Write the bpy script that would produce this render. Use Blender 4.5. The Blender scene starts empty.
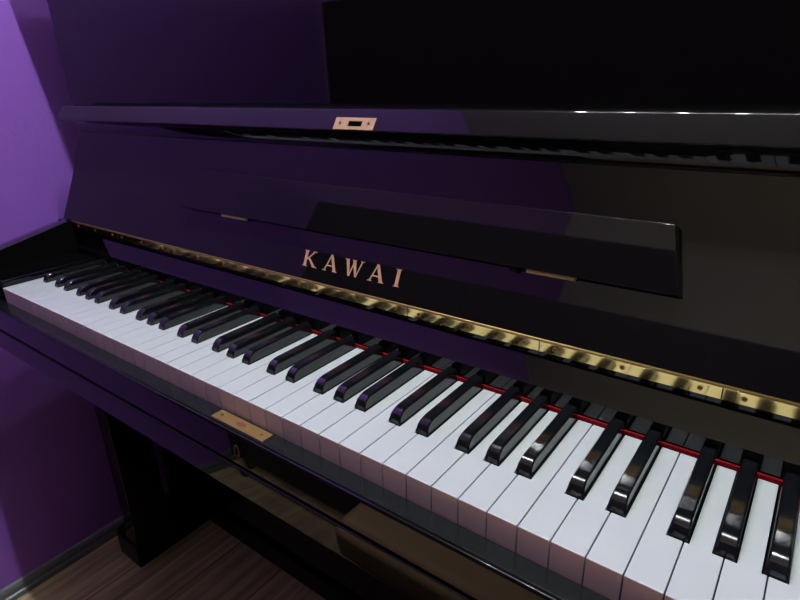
import bpy, bmesh, math, random
from mathutils import Vector, Matrix
random.seed(4)
scene = bpy.context.scene
COL = scene.collection
Z0 = 0.73                      # height of the white key tops above the floor

# ------------------------------------------------------------------ camera
cam_data = bpy.data.cameras.new('camera')
cam = bpy.data.objects.new('camera', cam_data)
COL.objects.link(cam)
cam_data.sensor_width = 36.0
cam_data.lens = 567.562 / 800 * 36.0
cam_data.clip_start = 0.01
rx = Vector((0.79937991, 0.60012401, -0.02903332))
ry = Vector((-0.19818486, 0.30898852, 0.93018754))
rz = Vector((0.56719883, -0.73781927, 0.36593471))
cam.matrix_world = Matrix(((rx.x, ry.x, rz.x, 0.99420), (rx.y, ry.y, rz.y, -0.28494),
                           (rx.z, ry.z, rz.z, 0.28640 + Z0), (0, 0, 0, 1)))
scene.camera = cam

# ------------------------------------------------------------------ light
world = bpy.data.worlds.new('world')
scene.world = world
world.use_nodes = True
world.node_tree.nodes['Background'].inputs[0].default_value = (0.6, 0.65, 0.8, 1)
world.node_tree.nodes['Background'].inputs[1].default_value = 0.0
vs = scene.view_settings
vs.view_transform = 'Standard'
vs.look = 'None'
vs.gamma = 1.0
vs.use_curve_mapping = False
vs.exposure = 0.0

TUBE_Y, TUBE_Z = 0.055, 1.555 + Z0
FILL_GLOBE_POWER = 160.0
TX0, TX1 = 0.34, 1.06
TUBE_POWER = 1310.0              # the glowing ceiling tube is the room's light

# ------------------------------------------------------------------ helpers
def new_mat(name, color, rough=0.5, metal=0.0, spec=0.5, coat=0.0):
    m = bpy.data.materials.new(name)
    m.use_nodes = True
    b = m.node_tree.nodes['Principled BSDF']
    b.inputs['Base Color'].default_value = (*color, 1)
    b.inputs['Roughness'].default_value = rough
    b.inputs['Metallic'].default_value = metal
    b.inputs['Specular IOR Level'].default_value = spec
    b.inputs['Coat Weight'].default_value = coat
    return m

def nt(m):
    return m.node_tree.nodes, m.node_tree.links, m.node_tree.nodes['Principled BSDF']

def bump_noise(m, scale, strength, dist=0.001, detail=4, rough_var=None):
    n, l, b = nt(m)
    tc = n.new('ShaderNodeTexCoord')
    nz = n.new('ShaderNodeTexNoise'); nz.inputs['Scale'].default_value = scale
    nz.inputs['Detail'].default_value = detail
    l.new(tc.outputs['Object'], nz.inputs['Vector'])
    bp = n.new('ShaderNodeBump'); bp.inputs['Strength'].default_value = strength
    bp.inputs['Distance'].default_value = dist
    l.new(nz.outputs['Fac'], bp.inputs['Height'])
    l.new(bp.outputs['Normal'], b.inputs['Normal'])
    if rough_var:
        mr = n.new('ShaderNodeMapRange')
        mr.inputs['To Min'].default_value = rough_var[0]
        mr.inputs['To Max'].default_value = rough_var[1]
        l.new(nz.outputs['Fac'], mr.inputs['Value'])
        l.new(mr.outputs['Result'], b.inputs['Roughness'])

M = {}
M['lacquer'] = new_mat('black_lacquer', (0.0048, 0.0046, 0.0048), 0.035, spec=0.30)
M['lacquer_dull'] = new_mat('black_lacquer_dull', (0.004, 0.004, 0.005), 0.35, spec=0.2)
M['gilt'] = new_mat('gilt_metal', (0.85, 0.64, 0.26), 0.35, metal=0.1)
M['slip_top'] = new_mat('black_slip_top', (0.010, 0.013, 0.013), 0.20, spec=0.5)
M['white'] = new_mat('white_key', (0.575, 0.62, 0.625), 0.12, spec=0.4)
M['black'] = new_mat('black_key', (0.006, 0.007, 0.008), 0.11, spec=0.7)
M['rail_lacquer'] = new_mat('black_rail_lacquer', (0.0035, 0.0033, 0.004), 0.035, spec=0.45)
M['key_front'] = new_mat('key_front_plastic', (0.82, 0.68, 0.60), 0.3, spec=0.4)
M['felt'] = new_mat('red_felt', (0.21, 0.006, 0.010), 0.95, spec=0.1)
M['brass'] = new_mat('brass', (0.90, 0.68, 0.26), 0.09, metal=1.0)
M['brass_plate'] = new_mat('brass_plate', (0.36, 0.235, 0.075), 0.42, metal=0.6)
M['copper_plate'] = new_mat('copper_plate', (0.58, 0.37, 0.20), 0.45, metal=0.15)
M['gold_letter'] = new_mat('gold_letter', (0.66, 0.36, 0.20), 0.40, metal=0.1)
M['screw'] = new_mat('screw_steel', (0.16, 0.12, 0.06), 0.35, metal=1.0)
M['emblem'] = new_mat('emblem_red', (0.25, 0.08, 0.06), 0.5, metal=0.3)
M['dark_hole'] = new_mat('dark_hole', (0.003, 0.003, 0.003), 0.9, spec=0.0)
M['steel'] = new_mat('steel', (0.6, 0.6, 0.6), 0.25, metal=1.0)
M['wood_inside'] = new_mat('raw_spruce', (0.35, 0.22, 0.11), 0.7)
M['purple'] = new_mat('purple_paint', (0.32, 0.125, 0.62), 0.45, spec=0.4)
bump_noise(M['purple'], 120, 0.35, 0.002, 6)
M['cream'] = new_mat('cream_paint', (0.78, 0.78, 0.60), 0.7)
bump_noise(M['cream'], 50, 0.2, 0.002)
M['ceiling'] = new_mat('ceiling_paint', (0.40, 0.39, 0.34), 0.8)
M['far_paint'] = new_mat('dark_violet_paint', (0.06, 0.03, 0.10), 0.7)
M['skirting'] = new_mat('grey_skirting', (0.16, 0.18, 0.19), 0.25, spec=0.5)
M['screen_dark'] = new_mat('screen_black', (0.045, 0.024, 0.032), 0.6, spec=0.2)
M['bounce_seat'] = new_mat('tan_bounce_seat', (0.66, 0.42, 0.22), 0.5)
M['bench_wood'] = new_mat('brown_wood', (0.25, 0.13, 0.05), 0.4)
M['white_enamel'] = new_mat('white_enamel', (0.7, 0.7, 0.7), 0.4)
M['tube'] = new_mat('tube_glow', (1, 1, 1), 0.5)
_, _, b_ = nt(M['tube'])
b_.inputs['Emission Color'].default_value = (0.92, 0.97, 1.0, 1)
b_.inputs['Emission Strength'].default_value = TUBE_POWER

M['globe'] = new_mat('fill_globe_glow', (1, 1, 1), 0.5)
_, _, b_ = nt(M['globe'])
b_.inputs['Emission Color'].default_value = (1.0, 0.93, 0.78, 1)
b_.inputs['Emission Strength'].default_value = FILL_GLOBE_POWER

def floor_mat():
    m = new_mat('laminate_floor', (0.2, 0.13, 0.08), 0.38, spec=0.4)
    n, l, b = nt(m)
    tc = n.new('ShaderNodeTexCoord')
    mp = n.new('ShaderNodeMapping'); mp.inputs['Rotation'].default_value = (0, 0, math.pi / 2)
    l.new(tc.outputs['Object'], mp.inputs['Vector'])
    br = n.new('ShaderNodeTexBrick')
    br.offset = 0.37
    br.inputs['Color1'].default_value = (0.78, 0.66, 0.38, 1)
    br.inputs['Color2'].default_value = (0.60, 0.50, 0.29, 1)
    br.inputs['Mortar'].default_value = (0.26, 0.20, 0.12, 1)
    br.inputs['Scale'].default_value = 1.0
    br.inputs['Mortar Size'].default_value = 0.0018
    br.inputs['Brick Width'].default_value = 2.4
    br.inputs['Row Height'].default_value = 0.14
    l.new(mp.outputs['Vector'], br.inputs['Vector'])
    mp2 = n.new('ShaderNodeMapping'); mp2.inputs['Scale'].default_value = (26, 1.6, 1)
    l.new(tc.outputs['Object'], mp2.inputs['Vector'])
    nz = n.new('ShaderNodeTexNoise'); nz.inputs['Scale'].default_value = 2.2; nz.inputs['Detail'].default_value = 8
    nz.inputs['Distortion'].default_value = 0.6
    l.new(mp2.outputs['Vector'], nz.inputs['Vector'])
    cr = n.new('ShaderNodeValToRGB')
    cr.color_ramp.elements[0].position = 0.3; cr.color_ramp.elements[0].color = (0.45, 0.42, 0.40, 1)
    cr.color_ramp.elements[1].position = 0.7; cr.color_ramp.elements[1].color = (1.15, 1.1, 1.05, 1)
    l.new(nz.outputs['Fac'], cr.inputs['Fac'])
    mx = n.new('ShaderNodeMix'); mx.data_type = 'RGBA'; mx.blend_type = 'MULTIPLY'
    mx.inputs[0].default_value = 1.0
    l.new(br.outputs['Color'], mx.inputs[6]); l.new(cr.outputs['Color'], mx.inputs[7])
    l.new(mx.outputs[2], b.inputs['Base Color'])
    return m
M['floor'] = floor_mat()

# geometry is written in keyboard space: x along the keys, y away from the player, z above the key tops
def link_mesh(name, verts, faces, mat, parent=None, smooth=False, bevel=0.0, segs=2, mats=None, midx=None, zo=Z0):
    """world-space verts -> object whose origin is the centre of its box, parented if asked"""
    vs_ = [Vector((v[0], v[1], v[2] + zo)) for v in verts]
    lo = Vector([min(v[i] for v in vs_) for i in range(3)])
    hi = Vector([max(v[i] for v in vs_) for i in range(3)])
    c = (lo + hi) / 2
    me = bpy.data.meshes.new(name)
    me.from_pydata([v - c for v in vs_], [], faces)
    bm = bmesh.new(); bm.from_mesh(me)
    bmesh.ops.recalc_face_normals(bm, faces=bm.faces)
    bm.to_mesh(me); bm.free()
    for m in (mats or [mat]):
        me.materials.append(m)
    if midx:
        for i, p in enumerate(me.polygons):
            p.material_index = midx[i]
    o = bpy.data.objects.new(name, me)
    COL.objects.link(o)
    if parent is not None:
        o.parent = parent
        o.location = c - world_loc(parent)
    else:
        o.location = c
    if smooth:
        for p in me.polygons: p.use_smooth = True
    if bevel > 0:
        bv = o.modifiers.new('bevel', 'BEVEL')
        bv.width = bevel; bv.segments = segs; bv.limit_method = 'ANGLE'; bv.angle_limit = math.radians(28)
        bv.harden_normals = False
        for p in me.polygons: p.use_smooth = True
        wn = o.modifiers.new('wn', 'WEIGHTED_NORMAL'); wn.keep_sharp = False
    return o

def world_loc(o):
    v = Vector((0, 0, 0))
    while o is not None:
        v = v + o.location
        o = o.parent
    return v

def box_vf(x0, x1, y0, y1, z0, z1, base=0):
    v = [(x0, y0, z0), (x1, y0, z0), (x1, y1, z0), (x0, y1, z0), (x0, y0, z1), (x1, y0, z1), (x1, y1, z1), (x0, y1, z1)]
    f = [(0, 3, 2, 1), (4, 5, 6, 7), (0, 1, 5, 4), (1, 2, 6, 5), (2, 3, 7, 6), (3, 0, 4, 7)]
    return v, [tuple(i + base for i in q) for q in f]

def box(name, x0, x1, y0, y1, z0, z1, mat, parent=None, bevel=0.002, **k):
    v, f = box_vf(x0, x1, y0, y1, z0, z1)
    return link_mesh(name, v, f, mat, parent, bevel=bevel, **k)

def boxes(name, lst, mat, parent=None, bevel=0.0, **k):
    V, F = [], []
    for b in lst:
        v, f = box_vf(*b, base=len(V)); V += v; F += f
    return link_mesh(name, V, F, mat, parent, bevel=bevel, **k)

def prism_x(name, prof, x0, x1, mat, parent=None, bevel=0.0, **k):
    """profile of (y, z) points extruded along x"""
    n = len(prof)
    V = [(x0, y, z) for y, z in prof] + [(x1, y, z) for y, z in prof]
    F = [tuple(range(n)), tuple(range(2 * n - 1, n - 1, -1))]
    F += [(i, (i + 1) % n, n + (i + 1) % n, n + i) for i in range(n)]
    return link_mesh(name, V, F, mat, parent, bevel=bevel, **k)

def prism_z(name, prof, z0, z1, mat, parent=None, bevel=0.0, **k):
    n = len(prof)
    V = [(x, y, z0) for x, y in prof] + [(x, y, z1) for x, y in prof]
    F = [tuple(range(n)), tuple(range(2 * n - 1, n - 1, -1))]
    F += [(i, (i + 1) % n, n + (i + 1) % n, n + i) for i in range(n)]
    return link_mesh(name, V, F, mat, parent, bevel=bevel, **k)

def empty(name, loc, label=None, cat=None, group=None, parent=None):
    o = bpy.data.objects.new(name, None)
    COL.objects.link(o)
    o.empty_display_size = 0.05
    o.location = loc
    if parent: o.parent = parent
    if label: o['label'] = label
    if cat: o['category'] = cat
    if group: o['group'] = group
    return o

def structure(o):
    o['kind'] = 'structure'
    return o

# frame on a tilted board: origin point (y, z), tilt a = dy/dz ; returns point for (x, v up the board, w out of it)
BY, BZ, BA = 0.150, 0.065, 0.466
def on_plane(y0, z0, a):
    L = math.sqrt(1 + a * a)
    def f(x, v, w=0.0):
        return (x, y0 + v * a / L - w / L, z0 + v / L + w * a / L)
    return f
board = on_plane(BY, BZ, BA)

def plate_on(name, fr, poly, w0, w1, mat, parent, bevel=0.0, **k):
    n = len(poly)
    V = [fr(x, v, w0) for x, v in poly] + [fr(x, v, w1) for x, v in poly]
    F = [tuple(range(n)), tuple(range(2 * n - 1, n - 1, -1))]
    F += [(i, (i + 1) % n, n + (i + 1) % n, n + i) for i in range(n)]
    return link_mesh(name, V, F, mat, parent, bevel=bevel, **k)

def ring_poly(cx, cv, rx_, rv, n=20):
    return [(cx + rx_ * math.cos(2 * math.pi * i / n), cv + rv * math.sin(2 * math.pi * i / n)) for i in range(n)]

# ------------------------------------------------------------------ the room
WX = -0.235
RX1, RY0, RY1, RZ1 = 3.4, -2.5, 0.66, 2.40
structure(box('floor', WX - .1, RX1 + .1, RY0 - .1, RY1 + .1, -0.1, 0, M['floor'], bevel=0, zo=0))
structure(box('ceiling', WX - .1, RX1 + .1, RY0 - .1, RY1 + .1, RZ1, RZ1 + .1, M['ceiling'], bevel=0, zo=0))
structure(box('wall_left', WX - .1, WX, RY0, RY1, 0, RZ1, M['purple'], bevel=0, zo=0))
structure(box('wall_back', WX - .1, RX1 + .1, RY0 - .1, RY0, 0, RZ1, M['cream'], bevel=0, zo=0))
structure(box('wall_front', WX - .1, RX1 + .1, RY1, RY1 + .1, 0, RZ1, M['purple'], bevel=0, zo=0))
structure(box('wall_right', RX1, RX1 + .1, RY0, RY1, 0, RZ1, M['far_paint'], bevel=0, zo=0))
# grey skirting with a cable channel bead, its section run along y
sk = [(WX, 0.0), (WX + .0125, 0.0), (WX + .0125, .012), (WX + .0095, .0145), (WX + .0085, .016), (WX + .0095, .018),
      (WX + .0095, .027), (WX + .006, .033), (WX, .036)]
n = len(sk)
V = [(x, RY0, z) for x, z in sk] + [(x, RY1, z) for x, z in sk]
F = [tuple(range(n)), tuple(range(2 * n - 1, n - 1, -1))] + [(i, (i + 1) % n, n + (i + 1) % n, n + i) for i in range(n)]
structure(link_mesh('baseboard_left', V, F, M['skirting'], zo=0))

# ------------------------------------------------------------------ ceiling bar lamp
def lathe(name, cx, cy, prof, mat, parent, n=28):
    V = [(cx + r_ * math.cos(2 * math.pi * i / n), cy + r_ * math.sin(2 * math.pi * i / n), z) for r_, z in prof for i in range(n)]
    F = [tuple(range(n)), tuple(range(len(V) - n, len(V)))]
    for k_ in range(len(prof) - 1):
        for i in range(n):
            F.append((k_ * n + i, k_ * n + (i + 1) % n, (k_ + 1) * n + (i + 1) % n, (k_ + 1) * n + i))
    return link_mesh(name, V, F, mat, parent, smooth=True, zo=0)
lamp = empty('ceiling_lamp', ((TX0 + TX1) / 2, TUBE_Y, RZ1), 'white ceiling bar lamp with a row of round bulbs above the piano', 'lamp')
box('housing', TX0 - .05, TX1 + .05, TUBE_Y - .03, TUBE_Y + .03, TUBE_Z + .045, RZ1, M['white_enamel'], lamp, bevel=.004, zo=0)
NB = 6
for i in range(NB):
    bx_ = TX0 + (TX1 - TX0) * i / (NB - 1)
    lathe('bulb', bx_, TUBE_Y, [(.015 * math.sin(math.pi * t / 12) + .0004, TUBE_Z - .015 * math.cos(math.pi * t / 12)) for t in range(13)], M['tube'], lamp, 20)
    lathe('socket', bx_, TUBE_Y, [(.009, TUBE_Z + .0135), (.012, TUBE_Z + .045)], M['white_enamel'], lamp, 16)

# ------------------------------------------------------------------ dark screen added behind the player to darken the lacquer reflections
screen = empty('added_dark_screen', (0.87, -0.54, 0), 'black screen added behind the player for dark reflections', 'screen')
SX0, SX1, SN = -.222, 1.96, 4
SY0, SY1 = -.53, -.53
def quad_block(name, xa, ya, xb, yb, t, z0, z1, mat, parent):
    return prism_z(name, [(xa, ya), (xb, yb), (xb, yb - t), (xa, ya - t)], z0, z1, mat, parent, bevel=.0015, zo=0)
for i in range(SN):
    f = lambda q: (SX0 + (SX1 - SX0) * q / SN, SY0 + (SY1 - SY0) * q / SN)
    (xa, ya), (xb, yb) = f(i), f(i + 1)
    pn = quad_block('screen_panel', xa, ya, xb, yb, .02, .03, 1.185, M['screen_dark'], screen)
    for q in (i + .1, i + .88):
        (ua, va), (ub, vb) = f(q), f(q + .04)
        quad_block('foot', ua, va, ub, vb, .02, 0, .03, M['screen_dark'], pn)

# bench added below the frame to bounce warm light onto the key fronts
bench = empty('bounce_bench', (1.02, -.33, 0), 'tan bench added out of frame to bounce warm light onto the keys', 'bench')
box('seat_cushion', .60, 1.44, -.46, -.13, .47, .53, M['bounce_seat'], bench, bevel=.015, segs=4, zo=0)
box('seat_frame', .62, 1.42, -.445, -.145, .41, .47, M['bench_wood'], bench, bevel=.003, zo=0)
for xx in (.63, 1.36):
    for yy in (-.44, -.20):
        box('leg', xx, xx + .05, yy, yy + .05, 0, .41, M['bench_wood'], bench, bevel=.003, zo=0)

# unseen globe lamp added behind the screen as fill for the far wall
fl = empty('added_fill_lamp', (1.0, -2.1, 0), 'unseen globe lamp added to brighten the far wall', 'lamp')
lathe('base', 1.0, -2.1, [(.13, 0), (.13, .012), (.10, .02), (.02, .028)], M['screw'], fl)
lathe('pole', 1.0, -2.1, [(.009, .02), (.009, 1.22)], M['screw'], fl)
lathe('globe', 1.0, -2.1, [(.075 * math.sin(math.pi * t / 14) + .0005, 1.29 - .075 * math.cos(math.pi * t / 14)) for t in range(15)], M['globe'], fl)

# ------------------------------------------------------------------ the piano
piano = empty('upright_piano', (0.61, 0.30, 0), 'glossy black upright piano with open keyboard lid beside the purple wall', 'piano')
XL, XR = -0.12, 1.342
L = M['lacquer']

# case
UL, UR = XL - .024, XR + .024
for x0, x1 in ((UL, UL + .018), (UR - .018, UR)):
    box('side_panel', x0, x1, .250, .60, -.66, .56, L, piano, bevel=.0015)
prism_x('upper_panel', [(.2345, .065), (.2495, .065), (.2495, .5598), (.2255, .5598)], UL, UR, L, piano, bevel=.0015)
box('top_lid', UL - .006, UR + .006, .187, .61, .56, .58, L, piano, bevel=.004)
box('soundboard_back', XL + .016, XR - .016, .585, .60, -.62, .56, M['wood_inside'], piano, bevel=0)
box('lower_panel', XL + .016, XR - .016, .315, .333, -.68, -.095, L, piano, bevel=.001)
box('bottom_rail', XL + .045, XR - .045, .305, .34, -.73, -.68, M['lacquer_dull'], piano, bevel=.002)
for x0, x1, tx0, tx1 in ((-.12, -.075, -.165, -.08), (1.297, 1.342, 1.302, 1.387)):
    lg = prism_x('leg', [(.128, -.093), (.128, -.62), (.124, -.66), (.21, -.66), (.205, -.093)], x0, x1, L, piano, bevel=.0015)
    toe = prism_x('toe_block', [(.122, -.73), (.122, -.672), (.130, -.66), (.56, -.66), (.56, -.73)], tx0, tx1, M['lacquer_dull'], piano, bevel=.003)
box('keybed', XL, XR, -.0255, .30, -.093, -.0595, L, piano, bevel=.0012)

# arms: crowned cheeks at both ends
def arm(x_in, x_out):
    n_sec = []
    for t in [0, .25, .5, .75, 1]:
        x = x_in + (x_out - x_in) * t
        drop = .001 + .0055 * t ** 2
        pts = [(-.030, -.059), (-.030, .010 - drop), (-.026, .022 - drop), (-.015, .031 - drop), (.005, .038 - drop),
               (.032, .043 - drop), (.06, .049 - drop), (.10, .0575 - drop), (.14, .066 - drop), (.1490, .0668 - drop), (.1500, .0640),
               (.2195, .0640), (.2195, -.059)]
        n_sec.append([(x, y, z) for y, z in pts])
    V = [p for s in n_sec for p in s]; k = len(n_sec[0]); F = []
    for s in range(len(n_sec) - 1):
        for i in range(k):
            a = s * k + i; b = s * k + (i + 1) % k
            F.append((a, b, b + k, a + k))
    F.append(tuple(range(k))); F.append(tuple(range(len(V) - k, len(V))))
    return link_mesh('arm', V, F, L, piano, bevel=.0012)
arm(-.070, -.120); arm(1.292, 1.342)
# key blocks
for x0, x1 in ((-.0695, -.0012), (1.2232, 1.2915)):
    box('key_block', x0, x1, .001, .148, -.059, .010, M['rail_lacquer'], piano, bevel=.003)

# key slip with its strike plate and keyhole
slip = prism_x('key_slip', [(-.0230, -.0590), (-.0230, -.0245), (-.0218, -.0225), (-.0200, -.0220), (-.0015, -.0220), (-.0015, -.0590)],
               -.0695, 1.2915, L, piano, bevel=.0005)
box('slip_cap', -.068, 1.290, -.0190, -.0017, -.0224, -.0217, M['slip_top'], slip, bevel=.0002)
sp = box('strike_plate', .547, .6235, -.0170, -.0035, -.0218, -.0211, M['brass_plate'], slip, bevel=.0003)
flat = lambda z: (lambda x, v, w=0.0: (x, v, z + w))
plate_on('emblem', flat(-.0211), ring_poly(.585, -.0102, .0072, .0028, 24), 0, .00025, M['emblem'], slip)
for xx in (.5555, .6150):
    plate_on('screw', flat(-.0211), ring_poly(xx, -.0102, .0016, .0016, 12), 0, .0005, M['steel'], slip)
vert = lambda y: (lambda x, v, w=0.0: (x, y - w, v))
def annulus(name, fr, cx, cv, a, b, a2, b2, w, mat, parent, n=24):
    o_ = ring_poly(cx, cv, a, b, n); i_ = ring_poly(cx, cv, a2, b2, n)
    V = [fr(x, v, 0) for x, v in o_] + [fr(x, v, w) for x, v in o_] + [fr(x, v, w) for x, v in i_] + [fr(x, v, 0) for x, v in i_]
    F = []
    for r in range(4):
        for i in range(n):
            F.append((r * n + i, r * n + (i + 1) % n, ((r + 1) % 4) * n + (i + 1) % n, ((r + 1) % 4) * n + i))
    return link_mesh(name, V, F, mat, parent)
esc = annulus('keyhole_escutcheon', vert(-.0230), .591, -.0412, .0042, .0068, .0025, .0048, .0009, M['screw'], slip)
plate_on('keyhole', vert(-.0230), ring_poly(.591, -.0395, .0017, .0019, 12) , 0, .0002, M['dark_hole'], slip)
plate_on('keyhole', vert(-.0230), [(.5902, -.046), (.5918, -.046), (.5916, -.039), (.5904, -.039)], 0, .0002, M['dark_hole'], slip)

# red felt behind the keys, name rail above it
box('felt_strip', -.001, 1.223, .1476, .1500, -.012, .0034, M['felt'], piano, bevel=.0006)
rail = prism_x('name_rail', [(.1500, .0046), (.1500, .0190), (.1508, .0202), (.1690, .0478), (.1680, .0490), (.1520, .0496), (.1512, .0502), (.1512, .0545),
                             (.1530, .0640), (.178, .0640), (.178, .0046)], -.0695, 1.2915, M['rail_lacquer'], piano)
# long brass hinge in short leaves
P0 = .5235 - .1455 * 4
k = 0
while True:
    a = P0 + .1455 * k; b = a + .1455
    k += 1
    if a > 1.29: break
    a2 = max(a, -.068) + .0003; b2 = min(b, 1.290) - .0003
    if b2 < a2: continue
    hg = prism_x('hinge_leaf', [(.1502, .0545), (.1513, .0545), (.1509, .0645), (.1498, .0645)], a2, b2, M['brass'], piano, bevel=.0002)
    fr = on_plane(.1502, .0545, -.04)
    for s in (.0145, .0725, .1305):
        if a2 + .002 < a + s < b2 - .002:
            annulus('screw', fr, a + s, .0052, .0021, .0021, .0013, .0013, .0005, M['brass_plate'], hg, 14)
            plate_on('screw_head', fr, ring_poly(a + s, .0052, .0013, .0013, 10), 0, .0002, M['screw'], hg)
N = 10
V = []
for xx in (-.068, 1.290):
    V += [(xx, .1512 + .0013 * math.cos(2 * math.pi * i / N), .0655 + .0013 * math.sin(2 * math.pi * i / N)) for i in range(N)]
F = [tuple(range(N)), tuple(range(2 * N - 1, N - 1, -1))] + [(i, (i + 1) % N, N + (i + 1) % N, N + i) for i in range(N)]
link_mesh('hinge_pin', V, F, M['brass_plate'], piano, smooth=True)

# the keyboard lid, standing open
c, s_ = 1 / math.sqrt(1 + BA * BA), BA / math.sqrt(1 + BA * BA)
bf = lambda v, w: board(0, v, w)[1:]
lid_prof = [bf(.0020, 0), bf(.0500, 0)]
_y, _z = lid_prof[-1]
for _k, _ang in enumerate((24.5, 24, 23.3, 22.6, 22, 21.6, 21.4)):
    _d = .012 if _k < 6 else .0375
    _y += _d * math.sin(math.radians(_ang)); _z += _d * math.cos(math.radians(_ang))
    lid_prof.append((_y, _z))
lid_prof += [(.2112, .2128), (.2114, .2165), (.2075, .2255), (.2035, .2300), (.1970, .2328),
            (.1850, .2330), (.1822, .2338), (.1808, .2354), (.1935, .2545), (.1950, .2562), (.1975, .2572), (.2150, .2572), (.2180, .2560), (.2285, .2480), (.2295, .2250),
            (.2210, .2000), bf(.0600, -.016), bf(.0020, -.016)]
lid = prism_x('keyboard_lid', lid_prof, -.100, 1.322, L, piano, bevel=.0007)

# lock plate set in the front edge of the lid
LA = (.1935 - .1808) / (.2545 - .2354)
lipf = on_plane(.1808, .2354, LA)
def frame_plate(name, fr, x0, x1, v0, v1, hx0, hx1, hv0, hv1, w, mat, parent, skew=0):
    o_ = [(x0, v0), (x1, v0), (x1, v1), (x0, v1)]; i_ = [(hx0, hv0), (hx1, hv0), (hx1, hv1), (hx0, hv1)]
    V = [fr(x, v, 0) for x, v in o_] + [fr(x, v, w) for x, v in o_] + [fr(x, v, w) for x, v in i_] + [fr(x, v, 0) for x, v in i_]
    F = []
    for r in range(4):
        for i in range(4):
            F.append((r * 4 + i, r * 4 + (i + 1) % 4, ((r + 1) % 4) * 4 + (i + 1) % 4, ((r + 1) % 4) * 4 + i))
    return link_mesh(name, V, F, mat, parent)
lp = frame_plate('lock_plate', lipf, .5520, .6075, .0006, .0142, .5715, .5905, .0042, .0104, .0008, M['copper_plate'], lid)
plate_on('lock_slot', lipf, [(.5715, .0042), (.5905, .0042), (.5905, .0104), (.5715, .0104)], 0, .0001, M['dark_hole'], lid)
for xx in (.5600, .5995):
    plate_on('screw', lipf, ring_poly(xx, .0076, .0017, .0017, 12), .0008, .0011, M['screw'], lid)

# music desk flap folded against the lid
fb = board(0, .0600, 0)
FA = math.tan(math.radians(19.3))
flapf = on_plane(fb[1] - .0008, fb[2], FA)
desk = plate_on('music_desk', flapf, [(.2575, .0008), (.9175, .0008), (.9050, .0548), (.2660, .0548)], .0010, .0125, L, lid, bevel=.0010)
for a, b in ((.345, .395), (.789, .834)):
    plate_on('desk_hinge', board, [(a, .0570), (b, .0570), (b, .0612), (a, .0612)], 0, .0050, M['gilt'], lid, bevel=.0003)
plate_on('desk_stop', board, ring_poly(.777, .0580, .0040, .0028, 16), 0, .006, M['lacquer_dull'], lid)

# gilt serif lettering K A W A I, one mesh
def letters():
    V, F = [], []
    def quad(pts):
        n = len(V) // 2
        return pts
    def stroke(x0, v0, x1, v1, w0, w1=None):
        w1 = w0 if w1 is None else w1
        return [(x0 - w0 / 2, v0), (x0 + w0 / 2, v0), (x1 + w1 / 2, v1), (x1 - w1 / 2, v1)]
    def serif(xc, v, w, up):
        h = .0011 if up else -.0011
        return [(xc - w / 2, v), (xc + w / 2, v), (xc + w * .32, v + h), (xc - w * .32, v + h)]
    B, T = .0175, .0363
    H = T - B
    polys = []
    # K
    x = .5125
    polys += [stroke(x, B, x, T, .0042), serif(x, B, .0086, True), serif(x, T, .0086, False)]
    polys += [stroke(x + .0018, B + H * .42, x + .0130, T, .0022), serif(x + .0130, T, .0070, False)]
    polys += [stroke(x + .0155, B, x + .0042, B + H * .58, .0050, .0030), serif(x + .0158, B, .0088, True)]
    # A
    def A(x0, w):
        a = x0 + w * .47
        r = [stroke(x0 + .0025, B, a, T, .0018), stroke(x0 + w - .0030, B, a, T + .0006, .0048, .0036)]
        r += [serif(x0 + .0025, B, .0072, True), serif(x0 + w - .0030, B, .0084, True)]
        r += [[(x0 + w * .24, B + H * .30), (x0 + w * .74, B + H * .30), (x0 + w * .70, B + H * .37), (x0 + w * .27, B + H * .37)]]
        return r
    polys += A(.5420, .0215)
    # W
    x = .5765
    polys += [stroke(x, T, x + .0058, B, .0046, .0030), stroke(x + .0058, B, x + .0110, T - .001, .0016, .0018)]
    polys += [stroke(x + .0100, T, x + .0158, B, .0046, .0030), stroke(x + .0158, B, x + .0222, T, .0016, .0018)]
    polys += [serif(x, T, .0084, False), serif(x + .0103, T, .0072, False), serif(x + .0222, T, .0068, False)]
    polys += A(.6100, .0215)
    # I
    x = .6490
    polys += [stroke(x, B, x, T, .0042), serif(x, B, .0086, True), serif(x, T, .0086, False)]
    for i, pl in enumerate(polys):
        b0 = len(V); n = len(pl)
        w = .00020 + .00003 * (i % 4)
        V.extend([board(a, b, 0) for a, b in pl] + [board(a, b, w) for a, b in pl])
        F.append(tuple(b0 + j for j in range(n))); F.append(tuple(b0 + n + j for j in range(n)))
        for j in range(n):
            F.append((b0 + j, b0 + (j + 1) % n, b0 + n + (j + 1) % n, b0 + n + j))
    return V, F
V, F = letters()
link_mesh('lettering', V, F, M['gold_letter'], lid)

# ------------------------------------------------------------------ keys
P = .0235
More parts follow.
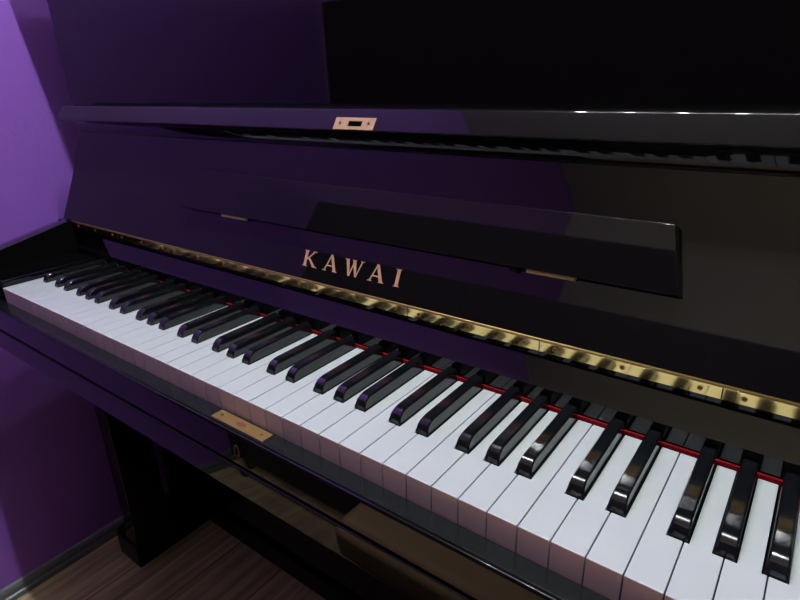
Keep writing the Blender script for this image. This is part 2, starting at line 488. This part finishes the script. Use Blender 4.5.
# octave pattern starting at A : white index -> black key to its right, with the shift of its centre from the joint
SH = {'C': -.0030, 'D': .0030, 'F': -.0038, 'G': 0.0, 'A': .0036}
names = 'ABCDEFG'
HB = .0062
blacks = {}
for i in range(51):
    nm = names[i % 7]
    if nm in SH: blacks[i + 1] = (i + 1) * P + SH[nm]      # joint number -> centre x
for i in range(52):
    x0 = i * P + .0004; x1 = (i + 1) * P - .0004
    yf, yn, yb = 0.0, .0495, .1470
    pts = [(x0, yf), (x1, yf)]
    if (i + 1) in blacks:
        xr = blacks[i + 1] - HB - .0008
        pts += [(x1, yn), (xr, yn), (xr, yb)]
    else:
        pts += [(x1, yb)]
    if i in blacks:
        xl = blacks[i] + HB + .0008
        pts += [(xl, yb), (xl, yn), (x0, yn)]
    else:
        pts += [(x0, yb)]
    dz = random.uniform(-.00012, .00012)
    o = prism_z('white_key', pts, -.030, dz, M['white'], piano, bevel=.0006, segs=3, mats=[M['white'], M['key_front']], midx=[0, 0, 1] + [0] * (len(pts) - 1))
for j, xc in sorted(blacks.items()):
    secs = [  # y, z, half width top ; base half width
        (.0505, .0012, .0060), (.0518, .0046, .0057), (.0540, .0084, .0053), (.0570, .0107, .0050), (.0605, .0118, .0048), (.0640, .0122, .0048), (.0675, .01228, .0048), (.0710, .01232, .0048),
        (.1100, .0126, .0048), (.1470, .0128, .0048)]
    V, F = [], []
    for y, z, hw in secs:
        V += [(xc - HB + .0003, y, -.006), (xc - HB + .0003, y, .0008), (xc - hw - .0006, y, max(z - .0016, .0010)), (xc - hw + .0006, y, z), (xc + hw - .0006, y, z),
              (xc + hw + .0006, y, max(z - .0016, .0010)), (xc + HB - .0003, y, .0008), (xc + HB - .0003, y, -.006)]
    for a in range(len(secs) - 1):
        for b in range(8):
            F.append((a * 8 + b, a * 8 + (b + 1) % 8, (a + 1) * 8 + (b + 1) % 8, (a + 1) * 8 + b))
    F.append(tuple(range(8))); F.append(tuple(range(len(V) - 8, len(V))))
    link_mesh('black_key', V, F, M['black'], piano, smooth=False, bevel=.0005, segs=2)
